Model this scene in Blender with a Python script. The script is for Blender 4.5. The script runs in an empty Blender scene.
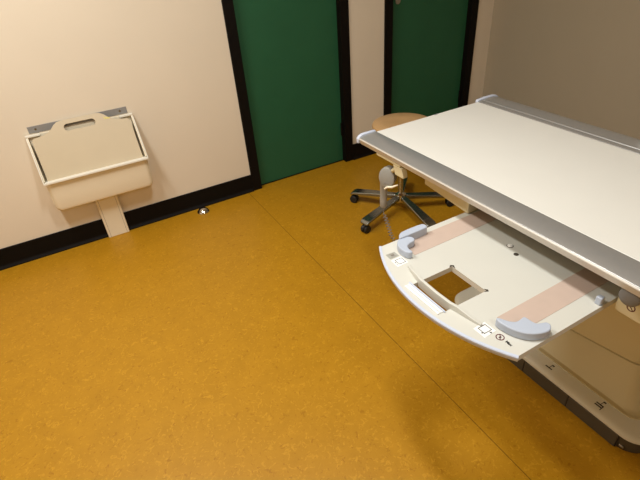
import bpy, bmesh, math, random
from mathutils import Vector, Matrix
PI = math.pi
random.seed(4)
S = bpy.context.scene
C = S.collection

# ------------------------------------------------------------ camera
CAM_H = 1.6
yaw, pit, rol, FPX = math.radians(26.962), math.radians(34.159), math.radians(-4.742), 462.76
fw = Vector((math.sin(yaw)*math.cos(pit), math.cos(yaw)*math.cos(pit), -math.sin(pit)))
r0 = Vector((math.cos(yaw), -math.sin(yaw), 0))
u0 = r0.cross(fw)
rt = r0*math.cos(rol) + u0*math.sin(rol)
up = -r0*math.sin(rol) + u0*math.cos(rol)
cd = bpy.data.cameras.new('camera')
cam = bpy.data.objects.new('camera', cd)
C.objects.link(cam)
m = Matrix.Identity(4)
for i in range(3):
    m[i][0], m[i][1], m[i][2] = rt[i], up[i], -fw[i]
m[0][3], m[1][3], m[2][3] = 0, 0, CAM_H
cam.matrix_world = m
cd.sensor_fit = 'HORIZONTAL'
cd.sensor_width = 36
cd.lens = FPX/640*36
cd.clip_start = 0.02
S.camera = cam

# ------------------------------------------------------------ world, lights, exposure
w = bpy.data.worlds.new('world')
S.world = w
w.use_nodes = True
w.node_tree.nodes['Background'].inputs[0].default_value = (1.0, 0.95, 0.86, 1)
w.node_tree.nodes['Background'].inputs[1].default_value = 0.05

def area(name, loc, sx, sy, power, col, aim=None):
    l = bpy.data.lights.new(name, 'AREA')
    l.shape = 'RECTANGLE'
    l.size, l.size_y = sx, sy
    l.energy = power
    l.color = col
    o = bpy.data.objects.new(name, l)
    C.objects.link(o)
    o.location = loc
    if aim:
        o.rotation_euler = (Vector(aim)-Vector(loc)).to_track_quat('-Z', 'Y').to_euler()
    return o
WARM = (0.98, 0.99, 0.955)
area('ceiling_lamp', (0.55, 1.05, 2.66), 0.2, 0.6, 27, WARM)
area('ceiling_lamp', (0.55, -1.3, 2.66), 0.2, 0.6, 19, WARM)
area('ceiling_lamp', (-0.46, 1.65, 2.66), 0.16, 1.2, 39, WARM)

S.view_settings.view_transform = 'Standard'
S.view_settings.look = 'None'
S.view_settings.gamma = 1
S.view_settings.use_curve_mapping = False
S.view_settings.exposure = 0.0

# ------------------------------------------------------------ materials
def lin(c):
    c /= 255
    return c/12.92 if c <= 0.04045 else ((c+0.055)/1.055)**2.4
def rgb(r, g, b): return (lin(r), lin(g), lin(b), 1)
def mat(name, col, rough=0.5, metal=0.0, var=0.04, scale=40, bump=0.0, bscale=300, coat=0.0, spec=0.5):
    mt = bpy.data.materials.new(name)
    mt.use_nodes = True
    N, K = mt.node_tree.nodes, mt.node_tree.links
    b = N['Principled BSDF']
    b.inputs['Roughness'].default_value = rough
    b.inputs['Metallic'].default_value = metal
    b.inputs['Coat Weight'].default_value = coat
    b.inputs['Specular IOR Level'].default_value = spec
    tc = N.new('ShaderNodeTexCoord')
    nz = N.new('ShaderNodeTexNoise')
    nz.inputs['Scale'].default_value = scale
    nz.inputs['Detail'].default_value = 5
    K.new(tc.outputs['Object'], nz.inputs['Vector'])
    cr = N.new('ShaderNodeValToRGB')
    cr.color_ramp.elements[0].position = 0.3
    cr.color_ramp.elements[1].position = 0.7
    cr.color_ramp.elements[0].color = tuple(c*(1-var) for c in col[:3])+(1,)
    cr.color_ramp.elements[1].color = tuple(min(1, c*(1+var)) for c in col[:3])+(1,)
    K.new(nz.outputs['Fac'], cr.inputs['Fac'])
    K.new(cr.outputs['Color'], b.inputs['Base Color'])
    if bump:
        n2 = N.new('ShaderNodeTexNoise')
        n2.inputs['Scale'].default_value = bscale
        K.new(tc.outputs['Object'], n2.inputs['Vector'])
        bp = N.new('ShaderNodeBump')
        bp.inputs['Strength'].default_value = bump
        bp.inputs['Distance'].default_value = 0.002
        K.new(n2.outputs['Fac'], bp.inputs['Height'])
        K.new(bp.outputs['Normal'], b.inputs['Normal'])
    return mt

M = {}
M['wall'] = mat('painted_wall', rgb(229, 216, 196), 0.75, var=0.015, scale=3, bump=0.15, bscale=180, spec=0.25)
M['wall_taupe'] = mat('taupe_wall_paint', rgb(178, 166, 145), 0.75, var=0.015, scale=3, bump=0.15, bscale=180, spec=0.25)
M['ceiling'] = mat('ceiling_paint', rgb(225, 220, 210), 0.9, var=0.01)
M['black'] = mat('black_skirting', rgb(17, 13, 10), 0.6, spec=0.12, var=0.1)
M['door'] = mat('green_door_paint', rgb(40, 92, 62), 0.5, var=0.04, scale=6, spec=0.3)
M['chrome'] = mat('chrome', rgb(205, 203, 198), 0.13, 1.0, var=0.01)
M['steel'] = mat('brushed_steel', rgb(178, 174, 166), 0.34, 1.0, var=0.03)
M['white'] = mat('white_laminate', rgb(226, 223, 215), 0.4, var=0.008, scale=8)
M['tray'] = mat('tray_plastic', rgb(209, 207, 198), 0.42, var=0.01, scale=10)
M['alu'] = mat('aluminium_rail', rgb(180, 179, 177), 0.32, 0.6, var=0.015, scale=60)
M['edge'] = mat('polished_edge', rgb(205, 199, 190), 0.35, 0.2, var=0.01)
M['lilac'] = mat('pale_lilac_plastic', rgb(198, 205, 222), 0.45, var=0.01)
M['lilac_grey'] = mat('blue_grey_plastic', rgb(182, 190, 205), 0.45, var=0.01)
M['pink'] = mat('pink_rubber', rgb(196, 174, 160), 0.7, var=0.02, scale=30)
M['beige'] = mat('beige_cover', rgb(214, 202, 164), 0.5, var=0.015, scale=8)
M['plinth'] = mat('grey_beige_plinth', rgb(224, 222, 210), 0.5, var=0.015, scale=8)
M['kick'] = mat('dark_grey_switch_bar', rgb(80, 74, 62), 0.5, var=0.03)
M['groove'] = mat('dark_joint', rgb(60, 50, 38), 0.8)
M['dark'] = mat('painted_slot_shade', rgb(52, 44, 34), 0.7)  # shade inside the tray slot, put into the colour
M['bin'] = mat('cream_plastic', rgb(238, 226, 201), 0.45, var=0.01, scale=10)
M['binpanel'] = mat('cream_panel', rgb(202, 185, 155), 0.4, var=0.015, scale=10)
M['rim'] = mat('ivory_rim_plastic', rgb(236, 231, 218), 0.4, var=0.01)
M['seat'] = mat('tan_plywood', rgb(196, 156, 108), 0.42, var=0.08, scale=12)
M['rubber'] = mat('black_rubber', rgb(28, 27, 26), 0.55)
M['handset'] = mat('grey_handset_plastic', rgb(150, 148, 142), 0.45)
M['cord'] = mat('grey_cord', rgb(128, 120, 112), 0.5)
M['print'] = mat('black_print', rgb(38, 34, 32), 0.6)
M['redprint'] = mat('dark_red_print', rgb(92, 28, 34), 0.6)
M['label_white'] = mat('white_sticker', rgb(242, 241, 238), 0.45)
M['label_grey'] = mat('grey_sticker', rgb(168, 166, 156), 0.45)
M['yellow'] = mat('yellow_mark', rgb(235, 222, 40), 0.5)
M['grey'] = mat('mid_grey_plastic', rgb(140, 138, 136), 0.45)
M['knob'] = mat('dark_grey_knob', rgb(118, 115, 112), 0.45)
M['dark_metal'] = mat('dark_grey_base_metal', rgb(150, 152, 148), 0.2, 0.95, var=0.02)

def floor_mat():
    mt = bpy.data.materials.new('ochre_linoleum')
    mt.use_nodes = True
    N, K = mt.node_tree.nodes, mt.node_tree.links
    b = N['Principled BSDF']
    tc = N.new('ShaderNodeTexCoord')
    def noise(sc, det=6, rough=0.6, dist=0.0):
        n = N.new('ShaderNodeTexNoise')
        n.inputs['Scale'].default_value = sc
        n.inputs['Detail'].default_value = det
        n.inputs['Roughness'].default_value = rough
        n.inputs['Distortion'].default_value = dist
        K.new(tc.outputs['Object'], n.inputs['Vector'])
        return n
    def ramp(src, p0, c0, p1, c1):
        r = N.new('ShaderNodeValToRGB')
        r.color_ramp.elements[0].position = p0
        r.color_ramp.elements[1].position = p1
        r.color_ramp.elements[0].color = c0
        r.color_ramp.elements[1].color = c1
        K.new(src, r.inputs['Fac'])
        return r
    def mix(kind, a, bb, fac):
        x = N.new('ShaderNodeMix')
        x.data_type = 'RGBA'
        x.blend_type = kind
        K.new(a, x.inputs['A'])
        if hasattr(bb, 'links'): K.new(bb, x.inputs['B'])
        else: x.inputs['B'].default_value = bb
        if hasattr(fac, 'links'): K.new(fac, x.inputs['Factor'])
        else: x.inputs['Factor'].default_value = fac
        return x.outputs['Result']
    base = ramp(noise(9, 7, 0.72, 0.3).outputs['Fac'], 0.3, FL_A, 0.72, FL_B)
    flake = ramp(noise(42, 4, 0.62, 1.6).outputs['Fac'], 0.565, (0, 0, 0, 1), 0.63, (1, 1, 1, 1))
    col = mix('MIX', base.outputs['Color'], FL_LIGHT, flake.outputs['Color'])
    x = N.new('ShaderNodeMix')
    fl2 = ramp(noise(52, 5, 0.62, 1.2).outputs['Fac'], 0.34, (1, 1, 1, 1), 0.41, (0, 0, 0, 1))
    col = mix('MIX', col, FL_DARK, fl2.outputs['Color'])
    # the welded seam between two sheets
    sp = N.new('ShaderNodeSeparateXYZ')
    K.new(tc.outputs['Object'], sp.inputs[0])
    s1 = N.new('ShaderNodeMath'); s1.operation = 'SUBTRACT'; s1.inputs[1].default_value = 0.942
    K.new(sp.outputs['X'], s1.inputs[0])
    s2 = N.new('ShaderNodeMath'); s2.operation = 'ABSOLUTE'
    K.new(s1.outputs[0], s2.inputs[0])
    s3 = N.new('ShaderNodeMath'); s3.operation = 'LESS_THAN'; s3.inputs[1].default_value = 0.0017
    K.new(s2.outputs[0], s3.inputs[0])
    s4 = N.new('ShaderNodeMath'); s4.operation = 'MULTIPLY'; s4.inputs[1].default_value = 0.72
    K.new(s3.outputs[0], s4.inputs[0])
    col = mix('MIX', col, rgb(84, 52, 8), s4.outputs[0])
    K.new(col, b.inputs['Base Color'])
    b.inputs['Roughness'].default_value = 0.42
    b.inputs['Specular IOR Level'].default_value = 0.3
    bp = N.new('ShaderNodeBump')
    bp.inputs['Strength'].default_value = 0.12
    bp.inputs['Distance'].default_value = 0.002
    K.new(noise(60, 5).outputs['Fac'], bp.inputs['Height'])
    K.new(bp.outputs['Normal'], b.inputs['Normal'])
    return mt
FL_A, FL_B = rgb(171, 122, 19), rgb(183, 132, 24)
FL_LIGHT, FL_DARK = rgb(192, 141, 33), rgb(162, 111, 14)
M['floor'] = floor_mat()

# ------------------------------------------------------------ mesh helpers
def obj(name, bm, material, parent=None, smooth=False, bevel=0.0, seg=2, recalc=True):
    if recalc:
        bmesh.ops.recalc_face_normals(bm, faces=bm.faces[:])
    me = bpy.data.meshes.new(name)
    bm.to_mesh(me)
    bm.free()
    me.materials.append(M[material])
    o = bpy.data.objects.new(name, me)
    C.objects.link(o)
    if bevel:
        md = o.modifiers.new('bevel', 'BEVEL')
        md.width = bevel
        md.segments = seg
        md.limit_method = 'ANGLE'
        md.angle_limit = math.radians(35)
        smooth = True
    if smooth:
        for p in me.polygons: p.use_smooth = True
        if hasattr(me, 'set_sharp_from_angle'): me.set_sharp_from_angle(angle=math.radians(38))
    if parent:
        o.parent = parent
        base = parent
        off = Vector((0, 0, 0))
        while base:
            off += base.location
            base = base.parent
        o.location = -off
    return o
def tag(o, label, cat, group=None):
    o['label'] = label
    o['category'] = cat
    if group: o['group'] = group
    return o
def thing(name, loc, label, cat, group=None):
    o = bpy.data.objects.new(name, None)
    C.objects.link(o)
    o.location = loc
    o.empty_display_size = 0.1
    return tag(o, label, cat, group)
def struct(name, bm, material, parent=None, bevel=0.0):
    o = obj(name, bm, material, parent, bevel=bevel)
    if not parent: o['kind'] = 'structure'
    return o

def box(bm, x0, x1, y0, y1, z0, z1):
    v = [bm.verts.new(p) for p in ((x0,y0,z0),(x1,y0,z0),(x1,y1,z0),(x0,y1,z0),(x0,y0,z1),(x1,y0,z1),(x1,y1,z1),(x0,y1,z1))]
    for f in ((0,3,2,1),(4,5,6,7),(0,1,5,4),(1,2,6,5),(2,3,7,6),(3,0,4,7)):
        bm.faces.new([v[i] for i in f])
    return bm
def B(*a):
    return box(bmesh.new(), *a)
def prism_z(bm, pts, z0, z1):
    a = [bm.verts.new((x, y, z0)) for x, y in pts]
    b = [bm.verts.new((x, y, z1)) for x, y in pts]
    n = len(pts)
    bm.faces.new(a[::-1]); bm.faces.new(b)
    for i in range(n):
        j = (i+1) % n
        bm.faces.new((a[i], a[j], b[j], b[i]))
    return bm
def extrude(bm, pts, p0, p1):
    """closed ring of 3-D points moved by two offsets"""
    p0, p1 = Vector(p0), Vector(p1)
    a = [bm.verts.new(Vector(p)+p0) for p in pts]
    b = [bm.verts.new(Vector(p)+p1) for p in pts]
    n = len(pts)
    bm.faces.new(a[::-1]); bm.faces.new(b)
    for i in range(n):
        j = (i+1) % n
        bm.faces.new((a[i], a[j], b[j], b[i]))
    return bm
def prism_y(bm, xz, y0, y1):
    return extrude(bm, [(x, 0, z) for x, z in xz], (0, y0, 0), (0, y1, 0))
def prism_x(bm, yz, x0, x1):
    return extrude(bm, [(0, y, z) for y, z in yz], (x0, 0, 0), (x1, 0, 0))
def loft(bm, rings, cap=True):
    R_ = [[bm.verts.new(p) for p in r] for r in rings]
    n = len(rings[0])
    for a, b in zip(R_, R_[1:]):
        for i in range(n):
            j = (i+1) % n
            bm.faces.new((a[i], a[j], b[j], b[i]))
    if cap:
        bm.faces.new(R_[0][::-1]); bm.faces.new(R_[-1])
    return bm
def lathe(bm, prof, cx, cy, n=32, axis='z', c3=None):
    rings = []
    for r, h in prof:
        ring = []
        for i in range(n):
            t = 2*PI*i/n
            a, b = r*math.cos(t), r*math.sin(t)
            if axis == 'z': ring.append((cx+a, cy+b, h))
            elif axis == 'x': ring.append((h, cx+a, cy+b))
            else: ring.append((cx+a, h, cy+b))
        rings.append(ring)
    return loft(bm, rings)
def tube(bm, pts, r, n=10):
    pts = [Vector(p) for p in pts]
    rings = []
    prev = None
    for i, p in enumerate(pts):
        t = (pts[min(i+1, len(pts)-1)]-pts[max(i-1, 0)]).normalized()
        if prev is None:
            a = t.orthogonal().normalized()
        else:
            a = (prev - t*prev.dot(t)).normalized()
        prev = a
        b = t.cross(a)
        rr = r[i] if isinstance(r, (list, tuple)) else r
        rings.append([p + a*math.cos(2*PI*k/n)*rr + b*math.sin(2*PI*k/n)*rr for k in range(n)])
    return loft(bm, rings)
def rrect(x0, x1, y0, y1, r, n=8):
    out = []
    for cx, cy, a0 in ((x1-r, y1-r, 0), (x0+r, y1-r, 90), (x0+r, y0+r, 180), (x1-r, y0+r, 270)):
        for k in range(n+1):
            a = math.radians(a0+90*k/n)
            out.append((cx+r*math.cos(a), cy+r*math.sin(a)))
    return out
def smooth_poly(pts, it=2):
    for _ in range(it):
        out = []
        for i in range(len(pts)):
            a, b = Vector(pts[i]), Vector(pts[(i+1) % len(pts)])
            out += [tuple(a*0.75+b*0.25), tuple(a*0.25+b*0.75)]
        pts = out
    return pts
def plate(name, pts, z0, z1, material, parent, bevel=0.0):
    return obj(name, prism_z(bmesh.new(), pts, z0, z1), material, parent, bevel=bevel)

# ------------------------------------------------------------ room
WY, X0, X1, Y0, ZC = 2.965, -1.7, 3.27, -2.4, 2.7
D1, D2 = (0.985, 1.868), (2.174, 3.089)      # outer edges of the two black door frames
DH = 2.12
struct('floor', B(X0-.1, X1+.1, Y0-.1, WY+.14, -0.05, 0), 'floor')
struct('ceiling', B(X0-.1, X1+.1, Y0-.1, WY+.14, ZC, ZC+0.05), 'ceiling')
bm = bmesh.new()
for a, b in ((X0, D1[0]), (D1[1], D2[0]), (D2[1], X1)):
    box(bm, a, b, WY, WY+0.1, 0, ZC)
for a, b in (D1, D2):
    box(bm, a, b, WY, WY+0.1, DH, ZC)
struct('wall_back', bm, 'wall')
struct('wall_right', B(X1, X1+0.1, Y0, WY+.1, 0, ZC), 'wall_taupe')
struct('wall_left', B(X0-0.1, X0, Y0, WY+.1, 0, ZC), 'wall')
struct('wall_front', B(X0, X1, Y0-0.1, Y0, 0, ZC), 'wall')

def skirting(bm, a, b):
    # coved foot in front of a flat upstand
    yz = [(WY-.001, 0.0), (WY-.020, 0.0), (WY-.0195, 0.006), (WY-.015, 0.012), (WY-.010, 0.020), (WY-.008, 0.03), (WY-.008, 0.124), (WY-.006, 0.13), (WY-.001, 0.13)]
    prism_x(bm, yz, a, b)
bm = bmesh.new()
for a, b in ((X0+.002, D1[0]), (D1[1], D2[0]), (D2[1], X1-.01)):
    skirting(bm, a, b)
struct('baseboard_back', bm, 'black')
struct('baseboard_right', B(X1-.009, X1-.0005, Y0, WY-.022, 0, .13), 'black')

def door(n, ox, handle):
    a, b = ox
    fw_ = 0.07
    d = struct('door_%d' % n, B(a+fw_, b-fw_, WY+.038, WY+.078, 0.006, DH-fw_), 'door')
    bm = bmesh.new()
    for x0, x1 in ((a, a+fw_), (b-fw_, b)):
        box(bm, x0+.0005, x1-.0005, WY-.012, WY+.09, 0.0, DH)
    box(bm, a+fw_, b-fw_, WY-.012, WY+.09, DH-fw_, DH-.0005)
    box(bm, a+fw_, b-fw_, WY+.03, WY+.085, 0.0, 0.0055)
    f = obj('door_frame', bm, 'black', d, bevel=0.002)
    for z in (0.27, 1.8):
        bm = bmesh.new()
        lathe(bm, [(0.001, z-.05), (0.009, z-.05), (0.009, z+.05), (0.001, z+.05)], b-fw_-.006, WY+.024, 16)
        obj('hinge', bm, 'black', d, smooth=True)
    if handle:
        x = a+fw_+.075
        bm = bmesh.new()
        pts = rrect(x-.021, x+.021, 1.085, 1.30, .0205)
        extrude(bm, [(p[0], 0, p[1]) for p in pts], (0, WY+.031, 0), (0, WY+.038, 0))
        h = obj('handle_plate', bm, 'steel', d, smooth=True)
        bm = bmesh.new()
        tube(bm, [(x, WY+.033, 1.24), (x, WY-.012, 1.24), (x+.012, WY-.02, 1.24), (x+.12, WY-.02, 1.24)], 0.009, 12)
        obj('lever', bm, 'steel', h, smooth=True)
    return d
door(1, D1, False)
door(2, D2, True)

# ------------------------------------------------------------ examination table
T = thing('examination_table', (1.60, 0.745, 0), 'long white radiographic table with grey metal side rails, beige base and a pulled-out tray', 'table')
YN, YF = -0.62, 1.566
# foot plinth
def ring(x0, x1, y0, y1, r, z): return [(x, y, z) for x, y in rrect(x0, x1, y0, y1, r)]
bm = bmesh.new()
loft(bm, [ring(1.286+d, 2.0-d, .287+d, 1.205-d, .075, z) for d, z in ((.004, .0), (.004, .0045))] +
     [ring(1.286+d, 2.0-d, .287+d, 1.205-d, .075, z) for d, z in ((.003, .006), (0, .066), (.002, .074), (.010, .080))] )
P = obj('plinth', bm, 'kick', T, smooth=True)
bm = bmesh.new()
loft(bm, [ring(1.286+d, 2.0-d, .287+d, 1.205-d, .075, z) for d, z in ((-.004, .0655), (-.006, .069), (-.006, .074), (-.002, .081), (.008, .086), (.020, .088))])
obj('plinth_cover', bm, 'plinth', T, smooth=True)
# joints between the switch bars of the kick strip
for y0, y1 in ((.3605, .5535), (.5565, .7555), (.7585, .9585), (.9615, 1.13)):
    b_ = obj('foot_switch_bar', B(1.279, 1.292, y0, y1, .0012, .0648), 'kick', T, bevel=0.0025)
for y_ in (.3590, .5550, .7570, .9600):
    obj('bar_gap', B(1.2815, 1.2868, y_-.0014, y_+.0014, .002, .0645), 'print', T)
obj('corner_clip', B(1.287, 1.2935, .335, .352, .012, .022), 'steel', T, bevel=0.002)
# pictograms on the plinth beside two of the bars
def picto(yc, bars):
    bm = bmesh.new()
    z0, z1 = .0885, .0889
    for k in range(bars):
        box(bm, 1.309+k*.010, 1.3145+k*.010, yc-.016, yc+.012, z0, z1)
    x = 1.3135+(bars-1)*.010
    box(bm, x, x+.022, yc-.004, yc-.0022, z0, z1)
    box(bm, x+.016, x+.022, yc-.012, yc-.004, z0, z1)
    if bars > 1:
        box(bm, x-.024, x-.001, yc-.016, yc-.0135, z0, z1)
    obj('switch_pictogram', bm, 'print', T)
picto(.676, 1); picto(.466, 2)
# column cover: low lip, sloping skirt, crease, upright column
def cr(x0, x1, y0, y1, r, zf): return [(x, y, zf(y)) for x, y in rrect(x0, x1, y0, y1, r)]
zb = lambda y: .188+(.714-y)*.15
bm = bmesh.new()
loft(bm, [cr(1.352, 1.94, 0.344, 1.12, .055, lambda y: .0875),
          cr(1.352, 1.94, 0.344, 1.12, .055, lambda y: .091),
          cr(1.356, 1.936, 0.348, 1.116, .052, lambda y: .0915),
          cr(1.362, 1.93, 0.354, 1.110, .05, lambda y: .0885),
          cr(1.372, 1.92, 0.364, 1.100, .05, lambda y: .0895),
          cr(1.378, 1.914, 0.370, 1.094, .05, lambda y: .096),
          cr(1.450, 1.87, .425, 1.07, .05, zb),
          cr(1.4575, 1.864, .431, 1.064, .05, lambda y: zb(y)+.001),
          cr(1.4575, 1.864, .431, 1.064, .05, lambda y: zb(y)+.005),
          cr(1.4525, 1.868, .427, 1.068, .05, lambda y: zb(y)+.007),
          cr(1.47, 1.85, .445, 1.05, .05, lambda y: .695)])
obj('column_cover', bm, 'beige', T, smooth=True)
# housing under the top
bm = bmesh.new()
prism_x(bm, [(1.225, .812), (1.223, .744), (.99, .7225), (.99, .812)], 1.095, 1.76)
box(bm, 1.095, 1.76, .20, .445, .690, .812)
box(bm, 1.16, 1.76, .445, .99, .795, .812)
box(bm, 1.45, 1.76, .445, .99, .694, .795)
obj('tray_housing', bm, 'beige', T, bevel=0.003)
bm = bmesh.new()
box(bm, 1.161, 1.449, .4455, .9895, .7835, .7945); box(bm, 1.0620, 1.1595, .4455, .9895, .8215, .8270)
obj('slot_shade', bm, 'dark', T)  # added dark sheets painting the shade of the slot, no real lining
bm = bmesh.new()
box(bm, 1.13, 1.70, -.58, .199, .80, .829)
box(bm, 1.13, 1.70, 1.227, 1.55, .80, .829)
box(bm, 1.13, 1.70, .201, 1.208, .8125, .829)
obj('under_frame', bm, 'beige', T, bevel=0.004)
# tabletop
obj('tabletop', B(1.1115, 1.7035, YN, YF, .83, .850), 'white', T, bevel=0.0025)
def rail(side):
    if side < 0:
        prof = [(1.1105, .8505), (1.106, .8525), (1.036, .8470), (1.0245, .8432), (1.0245, .8405), (1.1105, .8405)]
        lip = [(1.0240, .8425), (1.0218, .8405), (1.0205, .8375), (1.0300, .8150), (1.0340, .8130), (1.060, .8130), (1.1105, .8215), (1.1105, .8400), (1.0240, .8400)]
        ends = (1.0205, 1.1105)
    else:
        prof = [(1.7045, .8505), (1.711, .8525), (1.728, .8540), (1.732, .8490), (1.736, .8540), (1.770, .8560), (1.800, .8555), (1.826, .8500), (1.842, .8400), (1.843, .8360), (1.7045, .8360)]
        lip = [(1.7045, .8355), (1.843, .8355), (1.8435, .8160), (1.838, .8130), (1.7045, .8130)]
        ends = (1.7045, 1.844)
    bm = prism_y(bmesh.new(), prof, YN, YF)
    r_ = obj('side_rail', bm, 'alu', T, bevel=0.0015)
    bm = prism_y(bmesh.new(), lip, YN, YF)
    obj('rail_lip', bm, 'edge', r_, bevel=0.001)
    a, b = ends
    for y0, y1 in ((YF+.0005, YF+.017), (YN-.017, YN-.0005)):
        if side < 0:
            top = [(a-.002, .818), (a-.0025, .838), (a+.006, .848), (a+.02, .8545), (b-.004, .8555), (b+.002, .852), (b+.002, .818)]
        else:
            top = [(a-.002, .812), (a-.002, .852), (a+.004, .8575), (a+.05, .8610), (b-.035, .8605), (b-.012, .855), (b+.002, .842), (b+.002, .812)]
        obj('end_cap', prism_y(bmesh.new(), top, y0, y1), 'lilac', r_, bevel=0.003)
rail(-1); rail(1)
# small dark notch mark near the far-left edge of the top
bm = bmesh.new()
prism_z(bm, [(1.425, 1.5655), (1.452, 1.5655), (1.446, 1.5572), (1.432, 1.5572)], .8501, .8506)
obj('centre_mark', bm, 'grey', T)
# clamp knob on the far rail, and the locking knob under the near rail
bm = bmesh.new()
lathe(bm, [(.002, .8435), (.018, .8435), (.018, .852), (.012, .858), (.012, .866), (.020, .872), (.024, .882), (.022, .893), (.014, .900), (.002, .902)], 1.815, .842, 28)
obj('rail_knob', bm, 'white', T, smooth=True)
bm = bmesh.new()
lathe(bm, [(.002, 1.036), (.018, 1.036), (.0255, 1.041), (.0265, 1.048), (.0265, 1.0945), (.002, 1.0945)], .400, .791, 28, 'x')
obj('lock_knob', bm, 'knob', T, smooth=True)
# ring symbol on the housing face
bm = bmesh.new()
def ring_x(bm, x, yc, zc, r0_, r1_, n=28):
    rings = []
    for r_, dx in ((r0_, 0), (r1_, 0), (r1_, -.0005), (r0_, -.0005)):
        rings.append([(x+dx, yc+r_*math.cos(2*PI*k/n), zc+r_*math.sin(2*PI*k/n)) for k in range(n)])
    rings.append(rings[0])
    return loft(bm, rings, cap=False)
ring_x(bm, 1.0948, .407, .7235, .0085, .0112)
extrude(bm, [(1.0943, .4155, .7305), (1.0943, .4010, .7155), (1.0943, .3990, .7165), (1.0943, .4135, .7320)], (0, 0, 0), (.0004, 0, 0))
obj('warning_symbol', bm, 'redprint', T)
# holder bracket for the hand switch
bm = bmesh.new()
prism_y(bm, [(1.033, .8125), (1.033, .803), (1.036, .800), (1.062, .800), (1.062, .8125)], 1.30, 1.455)
loft(bm, [[(1.045+dx, y+dy, z) for dx, dy in ((-.012, -.026), (.012, -.026), (.012, .026), (-.012, .026))] for y, z in ((1.318, .80), (1.310, .785), (1.304, .762))])
tube(bm, [(1.045, 1.33, .792), (1.045, 1.345, .775), (1.045, 1.36, .762)], .009, 10)
obj('switch_bracket', bm, 'beige', T, bevel=0.003)

# ---- the tray (a drawer of the table)
ZT = .72
YC = .7295
arc = []
hw = .277
Rr = (hw**2+.080**2)/(2*.080)
for k in range(25):
    y = hw-2*hw*k/24
    arc.append((.655+Rr-math.sqrt(Rr**2-y*y), YC+y))
def tray_shape():
    bm = bmesh.new()
    # quads in strips by y, so the hole can stay open
    hx0, hx1, hy0, hy1 = .694, .846, .663, .799
    ys = sorted(set([round(p[1], 5) for p in arc]+[hy0, hy1]))
    def ax(y): return .655+Rr-math.sqrt(max(0, Rr**2-(y-YC)**2))
    for z0, z1 in ((ZT-.018, ZT),):
        xs_of = lambda y: [ax(y), hx0, hx1, 1.40]
        V = {}
        for y in ys:
            for i, x in enumerate(xs_of(y)):
                x = max(x, ax(y))
                if i == 1: x = max(x, ax(y)+.008)
                for z in (z0, z1):
                    V[(y, i, z)] = bm.verts.new((x, y, z))
        for a, b in zip(ys, ys[1:]):
            for i in range(3):
                if i == 1 and a >= hy0-1e-6 and b <= hy1+1e-6: continue
                bm.faces.new((V[(a, i, z1)], V[(a, i+1, z1)], V[(b, i+1, z1)], V[(b, i, z1)]))
                bm.faces.new((V[(a, i, z0)], V[(b, i, z0)], V[(b, i+1, z0)], V[(a, i+1, z0)]))
            bm.faces.new((V[(a, 0, z0)], V[(a, 0, z1)], V[(b, 0, z1)], V[(b, 0, z0)]))
            bm.faces.new((V[(a, 3, z0)], V[(b, 3, z0)], V[(b, 3, z1)], V[(a, 3, z1)]))
            if a >= hy0-1e-6 and b <= hy1+1e-6:
                bm.faces.new((V[(a, 1, z0)], V[(b, 1, z0)], V[(b, 1, z1)], V[(a, 1, z1)]))
                bm.faces.new((V[(a, 2, z0)], V[(a, 2, z1)], V[(b, 2, z1)], V[(b, 2, z0)]))
        for y in (hy0, hy1):
            bm.faces.new((V[(y, 1, z0)], V[(y, 1, z1)], V[(y, 2, z1)], V[(y, 2, z0)]))
        for y in (ys[0], ys[-1]):
            for i in range(3):
                bm.faces.new((V[(y, i, z0)], V[(y, i+1, z0)], V[(y, i+1, z1)], V[(y, i, z1)]))
    return bm
TR = obj('cassette_tray', tray_shape(), 'tray', T)
def sub(name, bm, material, **k): return obj(name, bm, material, TR, **k)
# bumper strip along the curved front
bm = bmesh.new()
rings = []
for x, y in arc:
    n_ = Vector((x-(.655+Rr), y-YC, 0)).normalized()
    p = Vector((x, y, 0))
    rings.append([p+n_*.0005+Vector((0, 0, ZT-.018)), p+n_*.0015+Vector((0, 0, ZT-.020)), p+n_*.0055+Vector((0, 0, ZT-.014)), p+n_*.0085+Vector((0, 0, ZT-.004)), p+n_*.0085+Vector((0, 0, ZT-.001)), p+n_*.0065+Vector((0, 0, ZT+.0012)), p+n_*.0005+Vector((0, 0, ZT+.0015))])
loft(bm, rings)
sub('bumper_strip', bm, 'lilac', smooth=True)
# pink rubber bearing strips
sub('rubber_strip', prism_z(bmesh.new(), [(.792, .907), (.792, .982), (1.38, .985), (1.38, .914)], ZT+.0001, ZT+.0009), 'pink')
sub('rubber_strip', prism_z(bmesh.new(), [(.790, .572), (.806, .503), (1.38, .506), (1.38, .580)], ZT+.0001, ZT+.0009), 'pink')
# near clamp and far clamp
rc = [(.770, .556), (.776, .545), (.784, .529), (.797, .519), (.812, .520), (.829, .523), (.829, .499), (.833, .487), (.845, .483), (.858, .478), (.858, .465), (.840, .453), (.810, .460), (.784, .477), (.767, .506), (.761, .536), (.762, .554)]
sub('side_clamp', prism_z(bmesh.new(), smooth_poly(rc, 2), ZT+.0010, ZT+.025), 'lilac_grey', bevel=0.0025)
lb = [(.783, .978), (.797, .996), (.818, 1.003), (.893, 1.003), (.902, .994), (.902, .980), (.893, .974), (.790, .974)]
lh = [(.764, .966), (.786, .982), (.826, .974), (.827, .945), (.788, .941), (.776, .922), (.778, .897), (.760, .902), (.754, .932)]
bm = prism_z(bmesh.new(), smooth_poly(lh, 1), ZT+.0010, ZT+.025)
lc = sub('side_clamp', bm, 'lilac_grey', bevel=0.0025)
sub('clamp_bar', prism_z(bmesh.new(), smooth_poly(lb, 1), ZT+.0002, ZT+.031), 'lilac_grey', bevel=0.0025)
sub('stop_block', B(1.040, 1.056, .456, .472, ZT+.0002, ZT+.024), 'lilac_grey', bevel=0.002)
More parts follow.
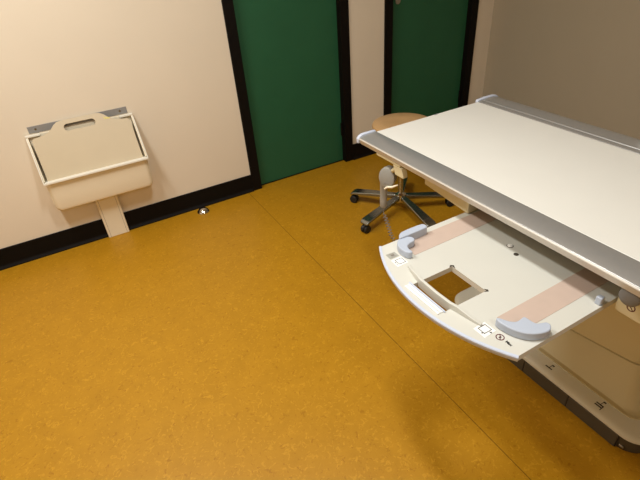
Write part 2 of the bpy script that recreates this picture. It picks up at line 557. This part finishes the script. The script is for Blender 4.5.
# ridge handle bridging the opening
bm = bmesh.new()
spine = [(.735, .872), (.727, .852), (.716, .812), (.711, .790), (.709, .72), (.711, .668), (.716, .646), (.724, .600), (.731, .572)]
def offs(pts, d):
    out = []
    for i, p in enumerate(pts):
        t = (Vector(pts[min(i+1, len(pts)-1)])-Vector(pts[max(i-1, 0)])).normalized()
        out.append((p[0]-t.y*d, p[1]+t.x*d))
    return out
rings = []
for i, ((xa, ya), (xb, yb)) in enumerate(zip(offs(spine, .0045), offs(spine, -.0045))):
    e = 0.006 if i in (0, len(spine)-1) else (0.011 if i in (1, len(spine)-2) else .019)
    zl = ZT+.0002 if not (2 < i < 6) else ZT-.012
    rings.append([(xa, ya, zl), (xb, yb, zl), (xb, yb, ZT+e), (xa, ya, ZT+e)])
loft(bm, rings)
# shift the ridge slightly inwards so that it crosses the opening
for v in bm.verts: v.co.x += .005
sub('ridge_handle', bm, 'tray', bevel=0.0015)
# pull grip in front of the opening
bm = bmesh.new()
box(bm, .6705, .679, .664, .806, ZT+.0002, ZT+.0030)
box(bm, .6805, .689, .664, .806, ZT+.0002, ZT+.0030)
g_ = sub('pull_grip', bm, 'label_white', bevel=0.0008)
sub('grip_edge', B(.6895, .6945, .660, .810, ZT-.012, ZT+.0045), 'lilac', bevel=0.001)
# hole edge corner reliefs, button and screw hole
sub('corner_relief', prism_z(bmesh.new(), [(.836, .7995), (.8468, .7995), (.8468, .786), (.854, .800), (.846, .8075)], ZT+.0001, ZT+.0006), 'groove')
sub('corner_relief', prism_z(bmesh.new(), [(.8465, .672), (.8465, .6625), (.838, .6625), (.850, .657), (.854, .664)], ZT+.0001, ZT+.0006), 'groove')
sub('button', lathe(bmesh.new(), [(.001, ZT+.0002), (.0085, ZT+.0002), (.0085, ZT+.002), (.007, ZT+.003), (.001, ZT+.003)], 1.066, .776, 24), 'label_white', smooth=True)
sub('button_ring', lathe(bmesh.new(), [(.001, ZT+.00005), (.0108, ZT+.00005), (.0108, ZT+.00018), (.001, ZT+.00018)], 1.066, .776, 24), 'groove')
sub('screw_hole', lathe(bmesh.new(), [(.001, ZT+.0001), (.0078, ZT+.0001), (.0078, ZT+.0006), (.001, ZT+.0006)], 1.046, .734, 24), 'groove')
# stickers and marks
s_ = [(.717, .960), (.750, .958), (.750, .933), (.716, .933)]
sub('grey_sticker', prism_z(bmesh.new(), s_, ZT+.0001, ZT+.0006), 'label_grey')
bm = bmesh.new()
box(bm, .728, .740, .942, .950, ZT+.0006, ZT+.0009); box(bm, .724, .744, .938, .9392, ZT+.0006, ZT+.0009)
box(bm, .724, .744, .9528, .954, ZT+.0006, ZT+.0009)
sub('sticker_print', bm, 'cord')
def outline_sticker(pts, sq, tail):
    sub('white_sticker', prism_z(bmesh.new(), pts, ZT+.0001, ZT+.0006), 'label_white')
    bm = bmesh.new()
    n = len(sq)
    for i in range(n):
        a, b = Vector(sq[i]), Vector(sq[(i+1) % n])
        t = (b-a).normalized(); q = Vector((-t.y, t.x))*.0009
        a2, b2 = a-t*.0006, b+t*.0006
        prism_z(bm, [tuple(a2-q), tuple(b2-q), tuple(b2+q), tuple(a2+q)], ZT+.0006, ZT+.0009)
    for x0, x1, y0, y1 in tail:
        box(bm, x0, x1, y0, y1, ZT+.0006, ZT+.0009)
    sub('sticker_print', bm, 'print')
outline_sticker([(.713, .927), (.753, .927), (.752, .890), (.711, .889)], [(.724, .897), (.748, .897), (.748, .920), (.724, .920)], [(.7165, .7195, .907, .912), (.7165, .7185, .899, .903)])
outline_sticker([(.711, .576), (.752, .578), (.752, .540), (.711, .537)], [(.7215, .548), (.746, .548), (.746, .570), (.7215, .570)], [(.716, .720, .551, .5545), (.735, .738, .539, .5455), (.7385, .7405, .541, .543)])
bm = bmesh.new()
n = 28
rings = []
for r_, z in ((.0085, ZT+.0001), (.0108, ZT+.0001), (.0108, ZT+.0007), (.0085, ZT+.0007), (.0085, ZT+.0001)):
    rings.append([(.744+r_*math.cos(2*PI*k/n), .5185+r_*math.sin(2*PI*k/n), z) for k in range(n)])
loft(bm, rings, cap=False)
prism_z(bm, [(.7368, .5130), (.7380, .5115), (.7512, .5240), (.7500, .5255)], ZT+.0001, ZT+.0007)
box(bm, .7405, .7475, .5165, .5205, ZT+.0001, ZT+.0007)
sub('warning_symbol', bm, 'redprint')
# small word beside the symbol
cu = bpy.data.curves.new('lettering', 'FONT')
cu.body = 'Max'
cu.size = .0105
cu.extrude = .0003
cu.offset = .0003
cu.align_x, cu.align_y = 'CENTER', 'CENTER'
tmp = bpy.data.objects.new('tmp_text', cu)
C.objects.link(tmp)
bpy.context.view_layer.update()
me = bpy.data.meshes.new_from_object(tmp.evaluated_get(bpy.context.evaluated_depsgraph_get()))
bpy.data.objects.remove(tmp)
bm = bmesh.new(); bm.from_mesh(me)
bm.transform(Matrix.Translation((.7455, .4925, ZT+.0005)) @ Matrix.Rotation(-PI/2, 4, 'Z'))
sub('lettering', bm, 'print', recalc=False)

# ------------------------------------------------------------ hand switch on its bracket
hs = thing('hand_switch', (1.04, 1.385, .53), 'grey hand switch with round head and coiled cord hanging under the table rail', 'hand switch')
bm = bmesh.new()
hd = Vector((-.86, -.5, .08)).normalized()   # the way the round face looks
ax1 = Vector((0, 0, 1)); ax1 = (ax1-hd*ax1.dot(hd)).normalized(); ax2 = hd.cross(ax1)
cc = Vector((1.040, 1.385, .728))
rings = []
for r_, d in ((.010, -.030), (.028, -.030), (.0335, -.024), (.036, -.004), (.036, .008), (.0335, .0145), (.028, .017), (.004, .018)):
    rings.append([cc+hd*d+ax1*(r_*1.22*math.sin(2*PI*k/32))+ax2*(r_*math.cos(2*PI*k/32)) for k in range(32)])
loft(bm, rings)
obj('head', bm, 'handset', hs, smooth=True)
bm = bmesh.new()
bd = cc-ax2*0
def hsec(z, wd, dp, off):
    c_ = Vector((1.040, 1.402+off, z))
    return [c_+ax2*(wd*math.cos(2*PI*k/20)*(1 if abs(math.cos(2*PI*k/20)) > .5 else 1.1))+hd*(dp*math.sin(2*PI*k/20)) for k in range(20)]
loft(bm, [hsec(.712, .019, .011, .004), hsec(.690, .019, .011, .006), hsec(.66, .0165, .0105, .010), hsec(.60, .0155, .0105, .012), hsec(.575, .015, .010, .012), hsec(.568, .011, .007, .012)])
obj('grip', bm, 'handset', hs, smooth=True)
bm = bmesh.new()
p0 = cc-ax1*.030+hd*.019+ax2*.012
tube(bm, [p0-ax2*.062+ax1*.006-hd*.010, p0-ax2*.040-ax1*.004, p0-ax2*.020-ax1*.008, p0-ax2*.008-ax1*.018], [.003, .005, .005, .004], 10)
obj('trigger', bm, 'bin', hs, smooth=True)
bm = bmesh.new()
for k in range(3):
    q = cc+hd*.0182-ax1*(.022)+ax2*(-.012+.008*k)
    rings = [[q+hd*d+ax1*(.0035*math.sin(2*PI*j/12))+ax2*(.003*math.cos(2*PI*j/12)) for j in range(12)] for d in (-.002, .0008)]
    loft(bm, rings)
obj('button', bm, 'grey', hs, smooth=True)
bm = bmesh.new()
pts = [Vector((1.040, 1.414, .568)), Vector((1.040, 1.412, .550))]
path = [Vector((1.040, 1.410, .540)), Vector((1.040, 1.375, .49)), Vector((1.04, 1.34, .448)), Vector((1.06, 1.25, .42)), Vector((1.13, 1.14, .44)), Vector((1.25, 1.07, .50)), Vector((1.38, 1.03, .55)), Vector((1.460, 1.0, .58))]
dense = []
for i in range(len(path)-1):
    for j in range(40):
        a = path[max(0, i-1)]; b = path[i]; c = path[i+1]; d = path[min(len(path)-1, i+2)]
        t = j/40
        dense.append(0.5*((2*b)+(c-a)*t+(2*a-5*b+4*c-d)*t*t+(3*b-a-3*c+d)*t**3))
# refine the helix
fine = []
L_ = 0
for i in range(len(dense)-1):
    for s in range(4):
        t_ = s/4
        p = dense[i].lerp(dense[i+1], t_)
        L_ += (dense[i+1]-dense[i]).length/4
        t = (dense[i+1]-dense[i]).normalized()
        a = t.cross(Vector((1, 0.2, 0))).normalized(); b = t.cross(a)
        an = L_/.0135*2*PI
        fine.append(p+(a*math.cos(an)+b*math.sin(an))*.0082*min(1, (i+t_)/12))
tube(bm, [Vector((1.040, 1.414, .570)), Vector((1.040, 1.413, .552))]+fine+[Vector((1.474, .998, .582))], .0018, 6)
obj('coiled_cord', bm, 'cord', hs, smooth=True)

# ------------------------------------------------------------ swivel stool behind the table
SX, SY = 1.671, 2.085
st = thing('swivel_stool', (SX, SY, 0), 'round tan-seated swivel stool with five-armed metal base on black castors behind the table', 'stool')
bm = bmesh.new()
lathe(bm, [(.002, .575), (.15, .575), (.172, .579), (.180, .587), (.1815, .595), (.179, .603), (.172, .607), (.10, .604), (.002, .602)], SX, SY, 64)
obj('seat', bm, 'seat', st, smooth=True)
bm = bmesh.new()
lathe(bm, [(.002, .562), (.08, .562), (.08, .5745), (.002, .5745)], SX, SY, 32)
obj('seat_plate', bm, 'dark_metal', st, smooth=True)
bm = bmesh.new()
lathe(bm, [(.002, .147), (.014, .147), (.014, .32), (.011, .322), (.011, .5615), (.002, .5615)], SX, SY, 24)
obj('gas_column', bm, 'chrome', st, smooth=True)
bm = bmesh.new()
lathe(bm, [(.002, .075), (.014, .078), (.018, .085), (.034, .088), (.036, .12), (.034, .135), (.02, .143), (.016, .1465), (.002, .1465)], SX, SY, 28)
obj('hub', bm, 'chrome', st, smooth=True)
def fin(bm, ang):
    c_, s_ = math.cos(ang), math.sin(ang)
    for v in bm.verts:
        x, y = v.co.x, v.co.y
        v.co.x, v.co.y = SX+x*c_-y*s_, SY+x*s_+y*c_
    return bm
A0 = math.radians(121)
for k in range(5):
    ang = A0+k*2*PI/5
    # arm: dished channel, narrow at the hub
    bm = bmesh.new()
    rings = []
    for r_, wd, zt, th in ((.030, .018, .128, .030), (.10, .023, .120, .026), (.20, .028, .108, .022), (.28, .032, .097, .020), (.325, .034, .091, .018), (.346, .032, .082, .014), (.352, .026, .074, .008)):
        rings.append([(r_, -wd, zt-.006), (r_, -wd+.004, zt), (r_, wd-.004, zt), (r_, wd, zt-.006), (r_, wd*.9, zt-th), (r_, -wd*.9, zt-th)])
    loft(bm, rings)
    leg = obj('base_arm', fin(bm, ang), 'dark_metal', st, bevel=.002)
    bm = bmesh.new()
    for s in (-1, 1):
        prof = [(.004, s*.004), (.024, s*.004), (.0265, s*.008), (.0265, s*.018), (.023, s*.022), (.004, s*.022)]
        rings = [[(.318+.016+r_*math.cos(2*PI*j/24), h, .0268+r_*math.sin(2*PI*j/24)) for j in range(24)] for r_, h in prof]
        loft(bm, rings)
    obj('castor_wheel', fin(bm, ang), 'rubber', leg, smooth=True)
    bm = bmesh.new()
    tube(bm, [(.316, 0, .078), (.316, 0, .050), (.322, 0, .034)], [.006, .006, .0035], 10)
    bm2 = []
    extrude(bm, [(.300, 0, .050), (.318, 0, .060), (.342, 0, .058), (.358, 0, .044), (.362, 0, .030), (.350, 0, .036), (.330, 0, .030), (.310, 0, .036)], (0, -.0034, 0), (0, .0034, 0))
    obj('castor_fork', fin(bm, ang), 'rubber', leg)

# ------------------------------------------------------------ wall bin with panel
bn = thing('wall_bin', (.022, 2.95, 0), 'cream plastic wall bin with slanted open front on a flat post down to the floor', 'wall bin')
BX0, BX1 = -.268, .312
WF = WY-.0008
prof = [(WF, .745), (2.944, .745), (2.812, .520), (2.842, .500), (2.842, .365), (2.86, .350), (WF, .350)]
bm = bmesh.new()
for a, b in ((BX0+.0052, BX0+.012), (BX1-.012, BX1-.0052)):
    prism_x(bm, prof, a, b)
box(bm, BX0+.014, BX1-.014, 2.958, WF, .34, .745)
obj('body', bm, 'bin', bn, bevel=0.002)
# bulging front and bottom
bm = bmesh.new()
rings = []
for dx in (.0, .003, .010, .022, .034):
    f_ = 1-dx/.034
    k_ = math.sqrt(max(0, 1-f_**2))
    rings.append((BX0+.0055+dx*.85, k_))
def frontsec(x, k):
    yf = 2.853-.028*k          # rounded ends
    zb_ = .333-.020*k
    pts = [(x, 2.957, .5030), (x, yf+.002, .5035), (x, yf+.0005, .490), (x, yf, .46), (x, yf, zb_+.028), (x, yf+.006, zb_+.010), (x, yf+.022, zb_), (x, 2.957, zb_)]
    return pts
secs = [frontsec(x, k) for x, k in rings]
secs += [frontsec((BX0+BX1)*1.0-x, k) for x, k in reversed(rings)]
# hollow: outer skin with floor of the pocket
loft(bm, secs)
obj('front_shell', bm, 'bin', bn, smooth=True)
# rim frame
bm = bmesh.new()
def strip(bm, a, b, w_in, th=.006):
    pass
s0, s1 = Vector((0, 2.948, .748)), Vector((0, 2.797, .514))
dn = (s1-s0).normalized(); nn = Vector((0, dn.z, -dn.y)).normalized()
if nn.y > 0: nn = -nn
for a, b in ((BX0, BX0+.005), (BX1-.005, BX1)):
    extrude(bm, [s0, s1, s1-nn*.014, s0-nn*.014], (a, 0, 0), (b, 0, 0))
extrude(bm, [s1, s1-dn*.006, s1-dn*.006-nn*.014, s1-nn*.016], (BX0+.0065, 0, 0), (BX1-.0065, 0, 0))
prism_x(bm, [(2.797, .514), (2.797, .504), (2.86, .504), (2.83, .514)], BX0, BX1)
for a, b in ((BX0+.0, BX0+.075), (BX1-.075, BX1)):
    box(bm, a, b, 2.940, 2.957, .738, .749)
obj('rim', bm, 'rim', bn, bevel=0.0015)
bm = bmesh.new()
prism_x(bm, [(WY-.0222, 0.0), (2.928, 0.0), (2.928, .3245), (WY-.0222, .3245)], -.055, .077)
ps = obj('support_post', bm, 'bin', bn, bevel=0.003)
bm = bmesh.new()
for x in (-.040, .062):
    box(bm, x-.0008, x+.0008, 2.9273, 2.9279, .004, .322)
obj('post_groove', bm, 'cord', ps)
bm = bmesh.new()
box(bm, -.243, .290, 2.9621, WF, .752, .790)
br = obj('wall_bracket', bm, 'grey', bn, bevel=0.002)
for x in (-.205, .25):
    bm = bmesh.new()
    lathe(bm, [(.001, 2.9621), (.006, 2.9621), (.005, 2.9595), (.001, 2.959)], x, .772, 16, 'y')
    obj('screw', bm, 'dark_metal', br, smooth=True)

# the loose panel standing in the bin
pn_o = Vector((0, 2.832, .5065))
pn_t = Vector((0, 2.953-2.832, .7925-.5065)).normalized()
pn_n = Vector((0, pn_t.z, -pn_t.y))
if pn_n.y > 0: pn_n = -pn_n
def P3(x, s, d): return pn_o+pn_t*s+pn_n*d+Vector((x, 0, 0))
XC = .022
half = [(.0, .298), (.085, .298), (.113, .294), (.135, .281), (.152, .264), (.170, .250), (.195, .240), (.235, .2335), (.252, .2325), (.261, .224), (.265, .212), (.265, -.0)]
half = [(x, s+.012 if s > 0 else 0) for x, s in half]
outer = [(0+XC, half[0][1])]+[(XC+x, s) for x, s in half[1:]]+[(XC-x, s) for x, s in reversed(half[1:])]
hole_ = [(p[0], p[1]) for p in rrect(XC-.088, XC+.080, .247, .285, .0185, 6)]
bm = bmesh.new()
def panel(bm, outer, hole, d0, d1):
    layers = []
    for d in (d0, d1):
        vo = [bm.verts.new(P3(x, s, d)) for x, s in outer]
        vh = [bm.verts.new(P3(x, s, d)) for x, s in hole]
        eo = [bm.edges.new((vo[i], vo[(i+1) % len(vo)])) for i in range(len(vo))]
        eh = [bm.edges.new((vh[i], vh[(i+1) % len(vh)])) for i in range(len(vh))]
        bmesh.ops.triangle_fill(bm, use_beauty=True, edges=eo+eh)
        layers.append((vo, vh))
    for q in (0, 1):
        a, b = layers[0][q], layers[1][q]
        for i in range(len(a)):
            j = (i+1) % len(a)
            bm.faces.new((a[i], a[j], b[j], b[i]))
panel(bm, outer, hole_, -.004, .006)
pl = obj('carrying_panel', bm, 'binpanel')
tag(pl, 'flat cream panel with a rounded carrying slot, standing in the wall bin', 'panel')
bm = bmesh.new()
for q in range(3):
    x = .150+q*.011
    extrude(bm, [P3(x, .280-.004*q, .0063), P3(x+.003, .279-.004*q, .0063), P3(x+.008, .267-.003*q, .0063), P3(x+.005, .268-.003*q, .0063)], (0, 0, 0), pn_n*.0004)
    extrude(bm, [P3(x+.006, .267, .0063), P3(x+.012, .270, .0063), P3(x+.011, .273, .0063), P3(x+.005, .270, .0063)], (0, 0, 0), pn_n*.0004)
o = obj('yellow_mark', bm, 'yellow', pl)

# ------------------------------------------------------------ door stop
bm = bmesh.new()
lathe(bm, [(.002, .0), (.040, .0), (.042, .004), (.040, .008), (.036, .013), (.030, .020), (.020, .027), (.010, .030), (.002, .031)], .573, 2.885, 40)
ds = obj('door_stop', bm, 'chrome', smooth=True)
tag(ds, 'small chrome dome door stop on the ochre floor by the black skirting', 'door stop')
